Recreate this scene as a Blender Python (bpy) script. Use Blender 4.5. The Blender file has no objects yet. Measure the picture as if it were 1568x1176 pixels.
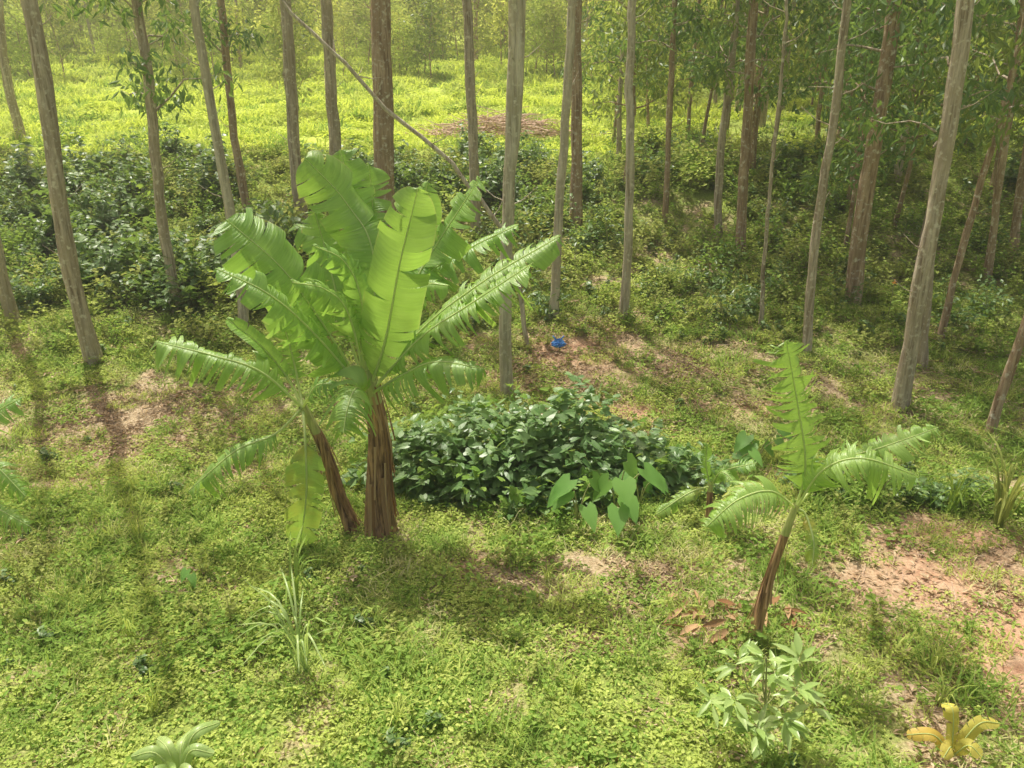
import bpy, math, numpy as np
from mathutils import Vector
rng=np.random.default_rng(11)
scene=bpy.context.scene
U=rng.uniform
# ------------------------------------------------------------------ terrain
KY=[-80,0,9,10.5,12,14,17,20,22.5,25,30,40,60,80,120,250]
KZ=[-1,0,0,-.12,.02,.45,1.0,1.7,2.6,3.3,3.8,4.9,8,12,20,45]
_ty=np.arange(-80,250,.1); _tz=np.interp(_ty,KY,KZ)
_k=np.exp(-np.linspace(-2,2,13)**2); _k/=_k.sum()
_tz=np.convolve(np.pad(_tz,6,mode='edge'),_k,mode='valid')
def vnoise(x,y,s,seed=0):
    x=np.asarray(x,float)/s; y=np.asarray(y,float)/s
    xi=np.floor(x); yi=np.floor(y); fx=x-xi; fy=y-yi
    fx=fx*fx*(3-2*fx); fy=fy*fy*(3-2*fy)
    def h(a,b):
        v=np.sin(a*127.1+b*311.7+seed*74.7)*43758.5453
        return v-np.floor(v)
    return (h(xi,yi)*(1-fx)+h(xi+1,yi)*fx)*(1-fy)+(h(xi,yi+1)*(1-fx)+h(xi+1,yi+1)*fx)*fy
def hz(x,y):
    x=np.asarray(x,float); y=np.asarray(y,float)
    b=np.interp(y,_ty,_tz)
    far=np.clip((y-13)/20,0,1)
    return b+(vnoise(x,y,2.3,1)-.5)*(.12+.35*far)+(vnoise(x,y,.6,2)-.5)*.06
def H1(x,y): return float(hz(x,y))
def ell(x,y,cx,cy,rx,ry): return np.exp(-(((x-cx)/rx)**2+((y-cy)/ry)**2)*1.1)
def masks(x,y):
    x=np.asarray(x,float); y=np.asarray(y,float)
    n=vnoise(x,y,1.1,5); n2=vnoise(x,y,.45,6); n3=vnoise(x,y,3.5,7); n4=vnoise(x,y,.8,16)
    soil=np.maximum.reduce([ell(x,y,5.1,7.0,1.1,1.9),.8*ell(x,y,5.4,8.2,1.4,.5),.65*ell(x,y,2.8,12.15,3.4,.35),
        .55*ell(x,y,.9,14.3,1.7,1.1),.4*ell(x,y,-.6,7.7,.8,.35),.2*ell(x,y,1.6,6.2,1.2,.5)])
    lit=np.maximum.reduce([.85*ell(x,y,-6.3,11.8,3.6,1.4),.7*ell(x,y,2.8,13.6,3.4,1.6),.6*ell(x,y,2.0,7.2,1.7,1.1),
        .8*ell(x,y,2.1,6.55,.7,.35),.35*ell(x,y,8,13.5,4,2.4),.4*ell(x,y,-3.5,10.5,1.5,1)])
    soil=np.clip(soil*(.4+1.1*n),0,1); lit=np.clip(lit*(.35+1.1*n4),0,1)
    cov=np.clip(.97-1.0*soil-.7*lit-.4*(n2>.72)-.2*(n3>.7),0.05,1)
    wob=(vnoise(x,y*0+3,2.6,9)-.5)*4.2+(vnoise(x,y*0+8,.9,10)-.5)*1.4
    top=np.clip((24.6+wob-y)/2,0,1)
    hedge=np.where(x<2.5,np.clip((y-19.6+.8*wob)/2,0,1)*top*.85,0)
    hedge=np.maximum(hedge,np.clip((-x-4)/2,0,1)*np.clip((y-15.6+wob*.5)/1.5,0,1)*top*.95)
    hedge=np.maximum(hedge,np.clip((x-2)/1,0,1)*np.clip((y-21.8)/1.5,0,1)*top*.6)
    hedge=hedge*np.clip(.2+1.6*vnoise(x,y,1.7,55),0,1)
    field=np.clip((y-23.6-.7*wob)/2.5,0,1)
    return cov,soil,lit,hedge,field
# ------------------------------------------------------------------ mesh builder
class MB:
    def __init__(s): s.V=[];s.T=[];s.M=[];s.S=[];s.C=[];s.n=0
    def add(s,V,T,mat=0,tc=None,smooth=False):
        V=np.asarray(V,float).reshape(-1,3); T=np.asarray(T,int).reshape(-1,3)
        if tc is None: tc=np.zeros((len(V),3))
        s.V.append(V); s.T.append(T+s.n); s.C.append(np.asarray(tc,float).reshape(-1,3))
        s.M.append(np.full(len(T),mat)); s.S.append(np.full(len(T),smooth)); s.n+=len(V)
    def mesh(s,name,mats):
        V=np.concatenate(s.V);T=np.concatenate(s.T);M=np.concatenate(s.M);S=np.concatenate(s.S);C=np.concatenate(s.C)
        me=bpy.data.meshes.new(name)
        me.vertices.add(len(V)); me.vertices.foreach_set('co',V.astype('f').ravel())
        me.loops.add(len(T)*3); me.loops.foreach_set('vertex_index',T.astype('i').ravel())
        me.polygons.add(len(T)); me.polygons.foreach_set('loop_start',(np.arange(len(T))*3).astype('i'))
        me.polygons.foreach_set('material_index',M.astype('i'))
        me.polygons.foreach_set('use_smooth',S.astype(bool))
        a=me.attributes.new('tc','FLOAT_VECTOR','POINT'); a.data.foreach_set('vector',C.astype('f').ravel())
        me.update(calc_edges=True); me.validate()
        for m in mats: me.materials.append(m)
        return me
    def obj(s,name,mats,loc=(0,0,0),parent=None,link=True):
        o=bpy.data.objects.new(name,s.mesh(name,mats)); o.location=loc
        if parent: o.parent=parent
        if link: scene.collection.objects.link(o)
        return o
def nrm(a):
    a=np.asarray(a,float); return a/(np.linalg.norm(a,axis=-1,keepdims=True)+1e-9)
TR=(np.array([(0,0,0),(.45,.5,.07),(1,0,-.12),(.45,-.5,.07)]),np.array([(0,2,1),(0,3,2)]))
TO=(np.array([(0,0,0),(.3,.45,.06),(.7,.36,.0),(1,0,-.14),(.7,-.36,.0),(.3,-.45,.06)]),np.array([(0,3,1),(1,3,2),(0,5,3),(5,4,3)]))
THt=(np.array([(0,0,0),(-.2,.28,.03),(0,.48,.05),(.35,.44,.04),(.72,.2,-.03),(1,0,-.16),(.72,-.2,-.03),(.35,-.44,.04),(0,-.48,.05),(-.2,-.28,.03),(.4,0,-.03)]),
    np.array([(0,2,1),(0,3,2),(0,10,3),(10,4,3),(10,5,4),(0,9,8),(0,8,7),(0,7,10),(10,7,6),(10,6,5)]))
TL=(np.array([(0,0,0),(.2,.32,.03),(.5,.5,.02),(.8,.25,-.06),(1,0,-.16),(.8,-.25,-.06),(.5,-.5,.02),(.2,-.32,.03),(.35,0,-.03),(.7,0,-.07)]),
    np.array([(0,8,1),(1,8,2),(8,9,2),(2,9,3),(3,9,4),(0,7,8),(7,6,8),(8,6,9),(6,5,9),(5,4,9)]))
TB=(np.array([(0,.5,0),(0,-.5,0),(.5,.4,.0),(.5,-.4,.0),(1,0,-.2)]),np.array([(0,1,2),(1,3,2),(2,3,4)]))
def leaves(mb,tpl,P,D,N,L,W,mat=0,smooth=False,rnd=None):
    tv,tt=tpl; P=np.asarray(P,float); n=len(P)
    D=nrm(D); S=nrm(np.cross(np.broadcast_to(N,D.shape),D)); Nn=np.cross(D,S)
    L=np.broadcast_to(L,(n,)); W=np.broadcast_to(W,(n,))
    V=P[:,None]+(tv[None,:,0]*L[:,None])[...,None]*D[:,None]+(tv[None,:,1]*W[:,None])[...,None]*S[:,None]+(tv[None,:,2]*L[:,None])[...,None]*Nn[:,None]
    T=tt[None]+(np.arange(n)*len(tv))[:,None,None]
    if rnd is None: rnd=rng.random(n)
    tc=np.stack([np.broadcast_to(tv[:,0],(n,len(tv))),np.broadcast_to(tv[:,1],(n,len(tv))),np.broadcast_to(np.asarray(rnd)[:,None],(n,len(tv)))],-1)
    mb.add(V,T,mat,tc,smooth)
def spline(pts,n):
    pts=np.asarray(pts,float)
    d=np.r_[0,np.cumsum(np.linalg.norm(np.diff(pts,axis=0),axis=1))]; d/=d[-1]
    ext=np.vstack([2*pts[0]-pts[1],pts,2*pts[-1]-pts[-2]])
    out=[]
    for t in np.linspace(0,1,n):
        i=min(np.searchsorted(d,t,side='right')-1,len(pts)-2); i=max(i,0)
        u=(t-d[i])/(d[i+1]-d[i]+1e-9)
        p0,p1,p2,p3=ext[i],ext[i+1],ext[i+2],ext[i+3]
        out.append(.5*((2*p1)+(-p0+p2)*u+(2*p0-5*p1+4*p2-p3)*u*u+(-p0+3*p1-3*p2+p3)*u**3))
    return np.array(out)
def tube(mb,pts,rad,sides=8,mat=0,rnd=.5,lump=0,cap=True):
    pts=np.asarray(pts,float); n=len(pts); rad=np.broadcast_to(rad,(n,)).astype(float)
    D=nrm(np.gradient(pts,axis=0)); ref=np.array([1.,0,0]) if abs(D[0][0])<.8 else np.array([0,1.,0])
    S=nrm(ref-D*(D@ref)[:,None]); B=np.cross(D,S)
    a=np.linspace(0,2*np.pi,sides,endpoint=False)
    ln=np.r_[0,np.cumsum(np.linalg.norm(np.diff(pts,axis=0),axis=1))]
    R=rad[:,None]*np.ones(sides)[None]
    if lump: R=R*(1+lump*(rng.random((n,sides))-.5))
    V=pts[:,None]+R[...,None]*(np.cos(a)[None,:,None]*S[:,None]+np.sin(a)[None,:,None]*B[:,None])
    tc=np.stack([np.broadcast_to(ln[:,None],(n,sides)),np.broadcast_to(a/6.283,(n,sides)),np.full((n,sides),rnd)],-1)
    i=np.arange(n-1)[:,None]*sides; j=np.arange(sides)[None]; k=(j+1)%sides
    T=np.concatenate([np.stack([i+j,i+k,i+sides+k],-1).reshape(-1,3),np.stack([i+j,i+sides+k,i+sides+j],-1).reshape(-1,3)])
    if cap: T=np.vstack([T,[[ (n-1)*sides, (n-1)*sides+q,(n-1)*sides+q+1] for q in range(1,sides-1)]])
    mb.add(V,T,mat,tc,True)
# ------------------------------------------------------------------ materials
def newmat(name):
    m=bpy.data.materials.new(name); m.use_nodes=True; nt=m.node_tree; nt.nodes.clear(); return m,nt
def ND(nt,t,**k):
    n=nt.nodes.new(t)
    for a,b in k.items(): setattr(n,a,b)
    return n
def mixc(nt,fac,a,b,blend='MIX'):
    m=ND(nt,'ShaderNodeMix',data_type='RGBA',blend_type=blend)
    for sock,v in ((m.inputs[0],fac),(m.inputs[6],a),(m.inputs[7],b)):
        if hasattr(v,'is_output'): nt.links.new(v,sock)
        elif isinstance(v,(tuple,list)): sock.default_value=(*v,1) if len(v)==3 else v
        else: sock.default_value=v
    return m.outputs[2]
def math_(nt,op,a,b=0.,clamp=False):
    m=ND(nt,'ShaderNodeMath',operation=op,use_clamp=clamp)
    for s,v in ((m.inputs[0],a),(m.inputs[1],b)):
        if hasattr(v,'is_output'): nt.links.new(v,s)
        else: s.default_value=v
    return m.outputs[0]
def noise(nt,vec,scale,detail=3,rough=.6):
    n=ND(nt,'ShaderNodeTexNoise'); n.inputs['Scale'].default_value=scale; n.inputs['Detail'].default_value=detail; n.inputs['Roughness'].default_value=rough
    if vec is not None: nt.links.new(vec,n.inputs['Vector'])
    return n.outputs[0]
def ramp(nt,f,stops):
    r=ND(nt,'ShaderNodeValToRGB'); e=r.color_ramp.elements
    while len(e)<len(stops): e.new(.5)
    for i,(p,c) in enumerate(stops): e[i].position=p; e[i].color=(*c,1)
    nt.links.new(f,r.inputs[0]); return r.outputs[0]
def leaf_mat(name,c1,c2,tr,tfac=.4,rough=.5,spec=.4,dry=None,gloss=True):
    m,nt=newmat(name); L=nt.links
    at=ND(nt,'ShaderNodeAttribute',attribute_name='tc'); sx=ND(nt,'ShaderNodeSeparateXYZ'); L.new(at.outputs['Vector'],sx.inputs[0])
    oi=ND(nt,'ShaderNodeObjectInfo')
    f=math_(nt,'ADD',math_(nt,'MULTIPLY',sx.outputs[2],.6),math_(nt,'MULTIPLY',oi.outputs['Random'],.4))
    col=ramp(nt,f,[(.1,c1),(.9,c2)] if dry is None else [(.05,c1),(.88,c2),(.93,dry)])
    t=ND(nt,'ShaderNodeBsdfTranslucent'); L.new(mixc(nt,.75,col,tr),t.inputs['Color'])
    if gloss:
        p=ND(nt,'ShaderNodeBsdfPrincipled'); L.new(col,p.inputs['Base Color']); p.inputs['Roughness'].default_value=rough; p.inputs['Specular IOR Level'].default_value=spec
    else:
        p=ND(nt,'ShaderNodeBsdfDiffuse'); L.new(col,p.inputs['Color'])
    mx=ND(nt,'ShaderNodeMixShader'); mx.inputs[0].default_value=tfac; L.new(p.outputs[0],mx.inputs[1]); L.new(t.outputs[0],mx.inputs[2])
    o=ND(nt,'ShaderNodeOutputMaterial'); L.new(mx.outputs[0],o.inputs[0]); return m
M_mid=leaf_mat('leaf_mid',(.14,.26,.05),(.36,.49,.12),(.5,.68,.1),.35,gloss=False)
M_lime=leaf_mat('leaf_lime',(.32,.43,.09),(.58,.65,.2),(.7,.8,.16),.35,gloss=False)
M_dark=leaf_mat('leaf_dark',(.06,.13,.04),(.2,.32,.1),(.35,.52,.08),.32,.42,.5)
M_vine=leaf_mat('leaf_vine',(.11,.22,.07),(.31,.46,.18),(.45,.62,.13),.32,.40,.6)
M_olive=leaf_mat('leaf_olive',(.2,.26,.07),(.43,.47,.15),(.6,.65,.15),.35,gloss=False)
M_euc=leaf_mat('leaf_eucalyptus',(.09,.16,.05),(.28,.36,.12),(.55,.66,.1),.4,.45,.4)
M_yel=leaf_mat('leaf_backlit',(.44,.52,.1),(.70,.72,.22),(.9,.92,.2),.42,gloss=False)  # far foliage: haze and backlight put into a paler, yellower leaf colour
M_fld=leaf_mat('field_blades',(.42,.54,.08),(.70,.77,.19),(.82,.92,.13),.35,gloss=False)
M_litter=leaf_mat('dry_leaf',(.28,.19,.10),(.70,.57,.39),(.5,.35,.15),.15,gloss=False)
M_straw=leaf_mat('straw',(.44,.43,.18),(.72,.68,.37),(.6,.6,.2),.25,gloss=False)
M_yleaf=leaf_mat('yellow_leaf',(.62,.58,.12),(.58,.36,.07),(.75,.65,.1),.35)
M_sap=leaf_mat('sapling_leaf',(.26,.40,.11),(.50,.62,.26),(.6,.75,.18),.35,.35,.5,dry=(.75,.65,.12))
M_taro=leaf_mat('taro_leaf',(.15,.33,.07),(.24,.43,.1),(.4,.7,.1),.35,.45,.3)
def bark_mat(name,cd,cl,moss):
    m,nt=newmat(name); L=nt.links
    geo=ND(nt,'ShaderNodeNewGeometry')
    mp=ND(nt,'ShaderNodeMapping'); mp.inputs['Scale'].default_value=(16,16,1.3); L.new(geo.outputs['Position'],mp.inputs[0])
    n1=noise(nt,mp.outputs[0],1,5,.7); n2=noise(nt,geo.outputs['Position'],1.6,4,.65); n3=noise(nt,geo.outputs['Position'],11,3,.6)
    c=ramp(nt,n1,[(.33,cd),(.62,cl)])
    c=mixc(nt,math_(nt,'MULTIPLY',math_(nt,'SUBTRACT',n2,.48,),5,True),c,moss)
    c=mixc(nt,math_(nt,'MULTIPLY',math_(nt,'SUBTRACT',n3,.55),7,True),c,(.74,.68,.54))
    p=ND(nt,'ShaderNodeBsdfDiffuse'); L.new(c,p.inputs['Color'])
    b=ND(nt,'ShaderNodeBump'); b.inputs['Strength'].default_value=1.; b.inputs['Distance'].default_value=.05; L.new(n1,b.inputs['Height']); L.new(b.outputs[0],p.inputs['Normal'])
    o=ND(nt,'ShaderNodeOutputMaterial'); L.new(p.outputs[0],o.inputs[0]); return m
B_grey=bark_mat('bark_grey',(.22,.165,.11),(.68,.58,.45),(.44,.36,.25))
B_red=bark_mat('bark_brown',(.2,.12,.07),(.60,.45,.31),(.37,.27,.17))
B_pale=bark_mat('bark_pale',(.3,.24,.16),(.75,.67,.53),(.5,.43,.3))
def ground_mat():
    m,nt=newmat('ground_soil_moss'); L=nt.links
    geo=ND(nt,'ShaderNodeNewGeometry'); P=geo.outputs['Position']
    at=ND(nt,'ShaderNodeAttribute',attribute_name='tc'); sx=ND(nt,'ShaderNodeSeparateXYZ'); L.new(at.outputs['Vector'],sx.inputs[0])
    cov,soil,fld=sx.outputs[0],sx.outputs[1],sx.outputs[2]
    nf=noise(nt,P,28,4,.7); nm=noise(nt,P,5,4,.6)
    lit=ramp(nt,nf,[(.3,(.18,.12,.07)),(.5,(.42,.33,.2)),(.72,(.66,.56,.4))])
    so=ramp(nt,nf,[(.3,(.32,.17,.10)),(.7,(.58,.38,.25))])
    so=mixc(nt,math_(nt,'MULTIPLY',math_(nt,'SUBTRACT',nm,.42),3,True),so,(.56,.42,.28))
    c=mixc(nt,soil,lit,so)
    gr=ramp(nt,nf,[(.3,(.13,.19,.045)),(.7,(.35,.42,.11))])
    g=math_(nt,'MULTIPLY',math_(nt,'SUBTRACT',math_(nt,'ADD',math_(nt,'MULTIPLY',nm,1.2),cov),.95),2.,True)
    c=mixc(nt,g,c,gr)
    fg=ramp(nt,nm,[(.3,(.36,.46,.07)),(.7,(.55,.64,.15))])
    c=mixc(nt,fld,c,fg)
    p=ND(nt,'ShaderNodeBsdfDiffuse'); L.new(c,p.inputs['Color'])
    b=ND(nt,'ShaderNodeBump'); b.inputs['Strength'].default_value=.8; b.inputs['Distance'].default_value=.03; L.new(nf,b.inputs['Height']); L.new(b.outputs[0],p.inputs['Normal'])
    o=ND(nt,'ShaderNodeOutputMaterial'); L.new(p.outputs[0],o.inputs[0]); return m
def blade_mat():
    m,nt=newmat('banana_blade'); L=nt.links
    at=ND(nt,'ShaderNodeAttribute',attribute_name='tc'); sx=ND(nt,'ShaderNodeSeparateXYZ'); L.new(at.outputs['Vector'],sx.inputs[0])
    geo=ND(nt,'ShaderNodeNewGeometry')
    cb=ND(nt,'ShaderNodeCombineXYZ'); L.new(math_(nt,'MULTIPLY',sx.outputs[0],45),cb.inputs[0]); L.new(math_(nt,'MULTIPLY',sx.outputs[1],.8),cb.inputs[1]); L.new(sx.outputs[2],cb.inputs[2])
    v=noise(nt,cb.outputs[0],1,3,.6)
    c=ramp(nt,v,[(.3,(.13,.31,.05)),(.7,(.30,.52,.11))])
    big=noise(nt,geo.outputs['Position'],2.5,3)
    c=mixc(nt,math_(nt,'MULTIPLY',math_(nt,'SUBTRACT',big,.48),2,True),c,(.46,.65,.22))
    c=mixc(nt,math_(nt,'MULTIPLY',sx.outputs[2],.35),c,(.52,.65,.17))
    ed=math_(nt,'MULTIPLY',math_(nt,'SUBTRACT',math_(nt,'ADD',sx.outputs[1],math_(nt,'MULTIPLY',big,.25)),1.08),9,True)
    c=mixc(nt,ed,c,(.6,.5,.26))
    yl=math_(nt,'MULTIPLY',math_(nt,'SUBTRACT',sx.outputs[2],.9),10,True)
    c=mixc(nt,math_(nt,'MULTIPLY',yl,math_(nt,'MULTIPLY',math_(nt,'SUBTRACT',big,.42),5,True)),c,(.5,.36,.05))
    p=ND(nt,'ShaderNodeBsdfPrincipled'); L.new(c,p.inputs['Base Color']); p.inputs['Roughness'].default_value=.38; p.inputs['Specular IOR Level'].default_value=.75
    b=ND(nt,'ShaderNodeBump'); b.inputs['Strength'].default_value=.9; b.inputs['Distance'].default_value=.018; L.new(v,b.inputs['Height']); L.new(b.outputs[0],p.inputs['Normal'])
    t=ND(nt,'ShaderNodeBsdfTranslucent'); L.new(mixc(nt,.55,c,(.52,.82,.08)),t.inputs['Color'])
    mx=ND(nt,'ShaderNodeMixShader'); mx.inputs[0].default_value=.42; L.new(p.outputs[0],mx.inputs[1]); L.new(t.outputs[0],mx.inputs[2])
    o=ND(nt,'ShaderNodeOutputMaterial'); L.new(mx.outputs[0],o.inputs[0]); return m
def simple(name,c1,c2,scale=(8,8,8),rough=.6,bump=.3):
    m,nt=newmat(name); L=nt.links
    geo=ND(nt,'ShaderNodeNewGeometry'); mp=ND(nt,'ShaderNodeMapping'); mp.inputs['Scale'].default_value=scale; L.new(geo.outputs['Position'],mp.inputs[0])
    n=noise(nt,mp.outputs[0],1,4); c=ramp(nt,n,[(.35,c1),(.65,c2)])
    p=ND(nt,'ShaderNodeBsdfPrincipled'); L.new(c,p.inputs['Base Color']); p.inputs['Roughness'].default_value=rough
    b=ND(nt,'ShaderNodeBump'); b.inputs['Strength'].default_value=bump; b.inputs['Distance'].default_value=.02; L.new(n,b.inputs['Height']); L.new(b.outputs[0],p.inputs['Normal'])
    o=ND(nt,'ShaderNodeOutputMaterial'); L.new(p.outputs[0],o.inputs[0]); return m
M_blade=blade_mat()
M_rib=leaf_mat('banana_midrib',(.58,.7,.28),(.7,.78,.4),(.8,.9,.35),.4,.4)
M_stem=simple('banana_pseudostem',(.09,.042,.022),(.55,.33,.17),(28,28,2.2),.7,.9)
M_stemg=simple('banana_stem_green',(.28,.34,.1),(.55,.55,.24),(25,25,3),.5,.3)
M_husk=leaf_mat('dry_sheath',(.22,.11,.05),(.62,.44,.25),(.4,.22,.08),.15,gloss=False)
M_stick=simple('dry_sticks',(.4,.26,.18),(.68,.52,.4),rough=.9)
M_bag=simple('blue_plastic',(.03,.18,.62),(.10,.35,.8),rough=.4)
M_org=simple('orange_petals',(.8,.25,.02),(.9,.35,.03))
M_twig=simple('green_twig',(.24,.26,.09),(.42,.42,.18))
# ------------------------------------------------------------------ ground
def axis(lo,hi,dn0,dn1,step,g):
    a=list(np.arange(dn0,dn1,step)); s=step; x=a[-1]
    while x<hi: s*=g; x+=s; a.append(x)
    s=step; x=a[0]; b=[]
    while x>lo: s*=g; x-=s; b.append(x)
    return np.array(b[::-1]+a)
gx=axis(-220,220,-12,12,.14,1.07); gy=axis(-80,249,3,20,.12,1.05)
X,Y=np.meshgrid(gx,gy); Z=hz(X,Y)
cov,soil,lit,hedge,field=masks(X,Y)
mb=MB(); nx=len(gx); ny=len(gy)
i=(np.arange(ny-1)[:,None]*nx+np.arange(nx-1)[None])
T=np.concatenate([np.stack([i,i+1,i+nx+1],-1).reshape(-1,3),np.stack([i,i+nx+1,i+nx],-1).reshape(-1,3)])
mb.add(np.stack([X,Y,Z],-1),T,0,np.stack([cov,np.clip(soil*1.5,0,1),field*np.clip(.9-(X-4)/6,.15,.9)],-1),True)
mb.obj('ground',[ground_mat()])
# ------------------------------------------------------------------ scatter
def scatter(name,sources,P,R,S,idx=None):
    n=len(P)
    col=bpy.data.collections.new(name+'_sources')
    for k,s in enumerate(sources): s.name="%s_src_%02d"%(name,k); col.objects.link(s)
    me=bpy.data.meshes.new(name); me.vertices.add(n); me.vertices.foreach_set('co',np.asarray(P,'f').ravel())
    a=me.attributes.new('rot','FLOAT_VECTOR','POINT'); a.data.foreach_set('vector',np.asarray(R,'f').ravel())
    a=me.attributes.new('scl','FLOAT','POINT'); a.data.foreach_set('value',np.asarray(S,'f').ravel())
    if idx is None: idx=rng.integers(0,len(sources),n)
    a=me.attributes.new('idx','INT','POINT'); a.data.foreach_set('value',np.asarray(idx,'i').ravel())
    o=bpy.data.objects.new(name,me); scene.collection.objects.link(o)
    g=bpy.data.node_groups.new(name,'GeometryNodeTree')
    g.interface.new_socket(name='Geometry',in_out='INPUT',socket_type='NodeSocketGeometry'); g.interface.new_socket(name='Geometry',in_out='OUTPUT',socket_type='NodeSocketGeometry')
    N=g.nodes; gi=N.new('NodeGroupInput'); go=N.new('NodeGroupOutput')
    ci=N.new('GeometryNodeCollectionInfo'); ci.inputs['Collection'].default_value=col; ci.inputs['Separate Children'].default_value=True; ci.inputs['Reset Children'].default_value=True
    ip=N.new('GeometryNodeInstanceOnPoints'); ip.inputs['Pick Instance'].default_value=True
    def na(nm,dt):
        q=N.new('GeometryNodeInputNamedAttribute'); q.data_type=dt; q.inputs['Name'].default_value=nm
        return q.outputs[0]
    e=N.new('FunctionNodeEulerToRotation')
    l=g.links.new
    l(gi.outputs[0],ip.inputs['Points']); l(ci.outputs[0],ip.inputs['Instance']); l(na('idx','INT'),ip.inputs['Instance Index'])
    l(na('rot','FLOAT_VECTOR'),e.inputs[0]); l(e.outputs[0],ip.inputs['Rotation']); l(na('scl','FLOAT'),ip.inputs['Scale']); l(ip.outputs[0],go.inputs[0])
    md=o.modifiers.new('instances','NODES'); md.node_group=g
    return o
def src(mb,mats): return mb.obj('src',mats,link=False)
def rdir(n,zlo,zhi):
    a=U(0,6.283,n); z=U(zlo,zhi,n); r=np.sqrt(np.maximum(0,1-z*z)); return np.stack([r*np.cos(a),r*np.sin(a),z],-1)
def disc(n,R):
    a=U(0,6.283,n); r=R*np.sqrt(rng.random(n)); return np.stack([r*np.cos(a),r*np.sin(a),np.zeros(n)],-1)
def herb(n,R,h,l0,l1,mat,tpl=TO,wr=.75):
    mb=MB(); P=disc(n,R); P[:,2]=h*(.15+.85*rng.random(n))*(1-.6*(np.hypot(P[:,0],P[:,1])/R)**2)
    leaves(mb,tpl,P,rdir(n,-.25,.35),nrm(np.array([0,0,1])+.35*rng.normal(size=(n,3))),U(l0,l1,n),U(l0,l1,n)*wr)
    return src(mb,[mat])
def grass(n,R,l0,l1,w,mat,lean=.4):
    mb=MB(); P=disc(n,R); D=rdir(n,lean,.95); leaves(mb,TB,P,D,nrm(D*np.array([1,1,0])*-1+np.array([0,0,.5])),U(l0,l1,n),w*U(.7,1.3,n)); return src(mb,[mat])
def weed(h,nst,mat,l0,l1,tpl=TO,R=.12,wr=.55):
    mb=MB()
    for s in range(nst):
        b=disc(1,R)[0]; d=rdir(1,.75,1)[0]; hh=h*U(.6,1)
        pts=np.array([b+d*hh*t+np.array([d[0],d[1],0])*hh*.3*t*t for t in np.linspace(0,1,4)])
        tube(mb,pts,np.linspace(.006,.002,4),3,1,cap=False)
        n=int(hh/.028); t=U(.15,1,n); P=np.stack([np.interp(t,np.linspace(0,1,4),pts[:,k]) for k in range(3)],-1)
        leaves(mb,tpl,P,rdir(n,-.15,.5),nrm(np.array([0,0,1])+.35*rng.normal(size=(n,3))),U(l0,l1,n)*(1.1-.5*t),U(l0,l1,n)*wr)
    return src(mb,[mat,M_twig])
def bush(R,h,n,mat,l0,l1,tpl=TO,wr=.6,nsh=14):
    mb=MB()
    for k in range(nsh):
        e=rdir(1,.15,1)[0]*np.array([R,R,h])*U(.5,1.35); m=n//nsh
        tube(mb,[(e[0]*.1,e[1]*.1,0),e*.55+np.array([0,0,.08]),e],[.011,.008,.003],3,1,cap=False)
        tt=U(.3,1.1,m)[:,None]; P=e*tt+np.array([0,0,.08])*np.sin(tt*3)+rng.normal(size=(m,3))*.07
        P[:,2]=np.abs(P[:,2])
        leaves(mb,tpl,P,nrm(e*np.array([1,1,.2])*.5/R+rdir(m,-.6,.5)),nrm(np.array([0,0,1])+.4*rng.normal(size=(m,3))),U(l0,l1,m),U(l0,l1,m)*wr)
    return src(mb,[mat,M_twig])
def litter(n,R):
    mb=MB(); P=disc(n,R); P[:,2]=U(.004,.025,n)
    leaves(mb,TR,P,rdir(n,-.15,.2),nrm(np.array([0,0,1])+.25*rng.normal(size=(n,3))),U(.05,.13,n),U(.018,.04,n))
    for k in range(5):
        b=disc(1,R)[0]+np.array([0,0,.012]); e=rdir(1,-.02,.08)[0]*U(.1,.3); tube(mb,[b,b+e],[.004,.003],3,1)
    return src(mb,[M_litter,M_stick])
def region(n,y0,y1,xs=.8,xo=2.5,dens=None):
    y=np.sqrt(U(y0**2,y1**2,n)) ; x=U(-1,1,n)*(xs*y+xo)
    if dens is not None:
        k=rng.random(n)<dens(x,y); x=x[k];y=y[k]
    return x,y
def place(x,y,dz=0): return np.stack([x,y,hz(x,y)+dz],-1)
def rotz(n,t=.12): return np.stack([rng.normal(size=n)*t,rng.normal(size=n)*t,U(0,6.283,n)],-1)
srcs=[herb(150,.34,.07,.022,.05,M_mid),herb(160,.34,.08,.02,.048,M_lime),herb(70,.28,.17,.04,.085,M_mid,wr=.55),grass(130,.3,.07,.2,.012,M_lime),grass(110,.3,.06,.18,.011,M_straw),herb(120,.3,.06,.02,.045,M_olive),grass(90,.26,.1,.28,.013,M_mid)]
def d1(x,y):
    c=masks(x,y); return c[0]*(1-.7*c[3])
x,y=region(7000,3.6,17,xs=.72,xo=1.5,dens=d1); n=len(x)
nn=vnoise(x,y,1.3,21); n5=vnoise(x,y,.7,22); n6=vnoise(x,y,.5,23)
w=np.stack([.18+.45*(n5<.45),.14+.5*(nn>.52),.06+.4*((n5>.62)&(nn<.6)),.12+.25*(nn<.4),.08+.35*ell(x,y,2,7.5,2,1.2)+.3*(nn<.28),.14+0*x,.06+.45*(n6>.68)],-1)
w/=w.sum(1)[:,None]; idx=np.minimum((rng.random(n)[:,None]>np.cumsum(w,1)).sum(1),6)
scatter('ground_cover_plants',srcs,place(x,y,-.01),rotz(n),U(.6,1.4,n),idx)
x,y=region(4600,3.6,20,xs=.72,xo=1.5,dens=lambda x,y:np.clip(masks(x,y)[2]*1.2+.16+.3*masks(x,y)[1],0,1))
scatter('fallen_leaf_litter',[litter(50,.3),litter(38,.28)],place(x,y),rotz(len(x),.05),U(.7,1.2,len(x)))
wd=[weed(.35,5,M_mid,.05,.09),weed(.3,4,M_lime,.05,.1),weed(.45,5,M_olive,.06,.1),weed(.3,3,M_dark,.07,.11,THt,wr=.8)]
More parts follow.
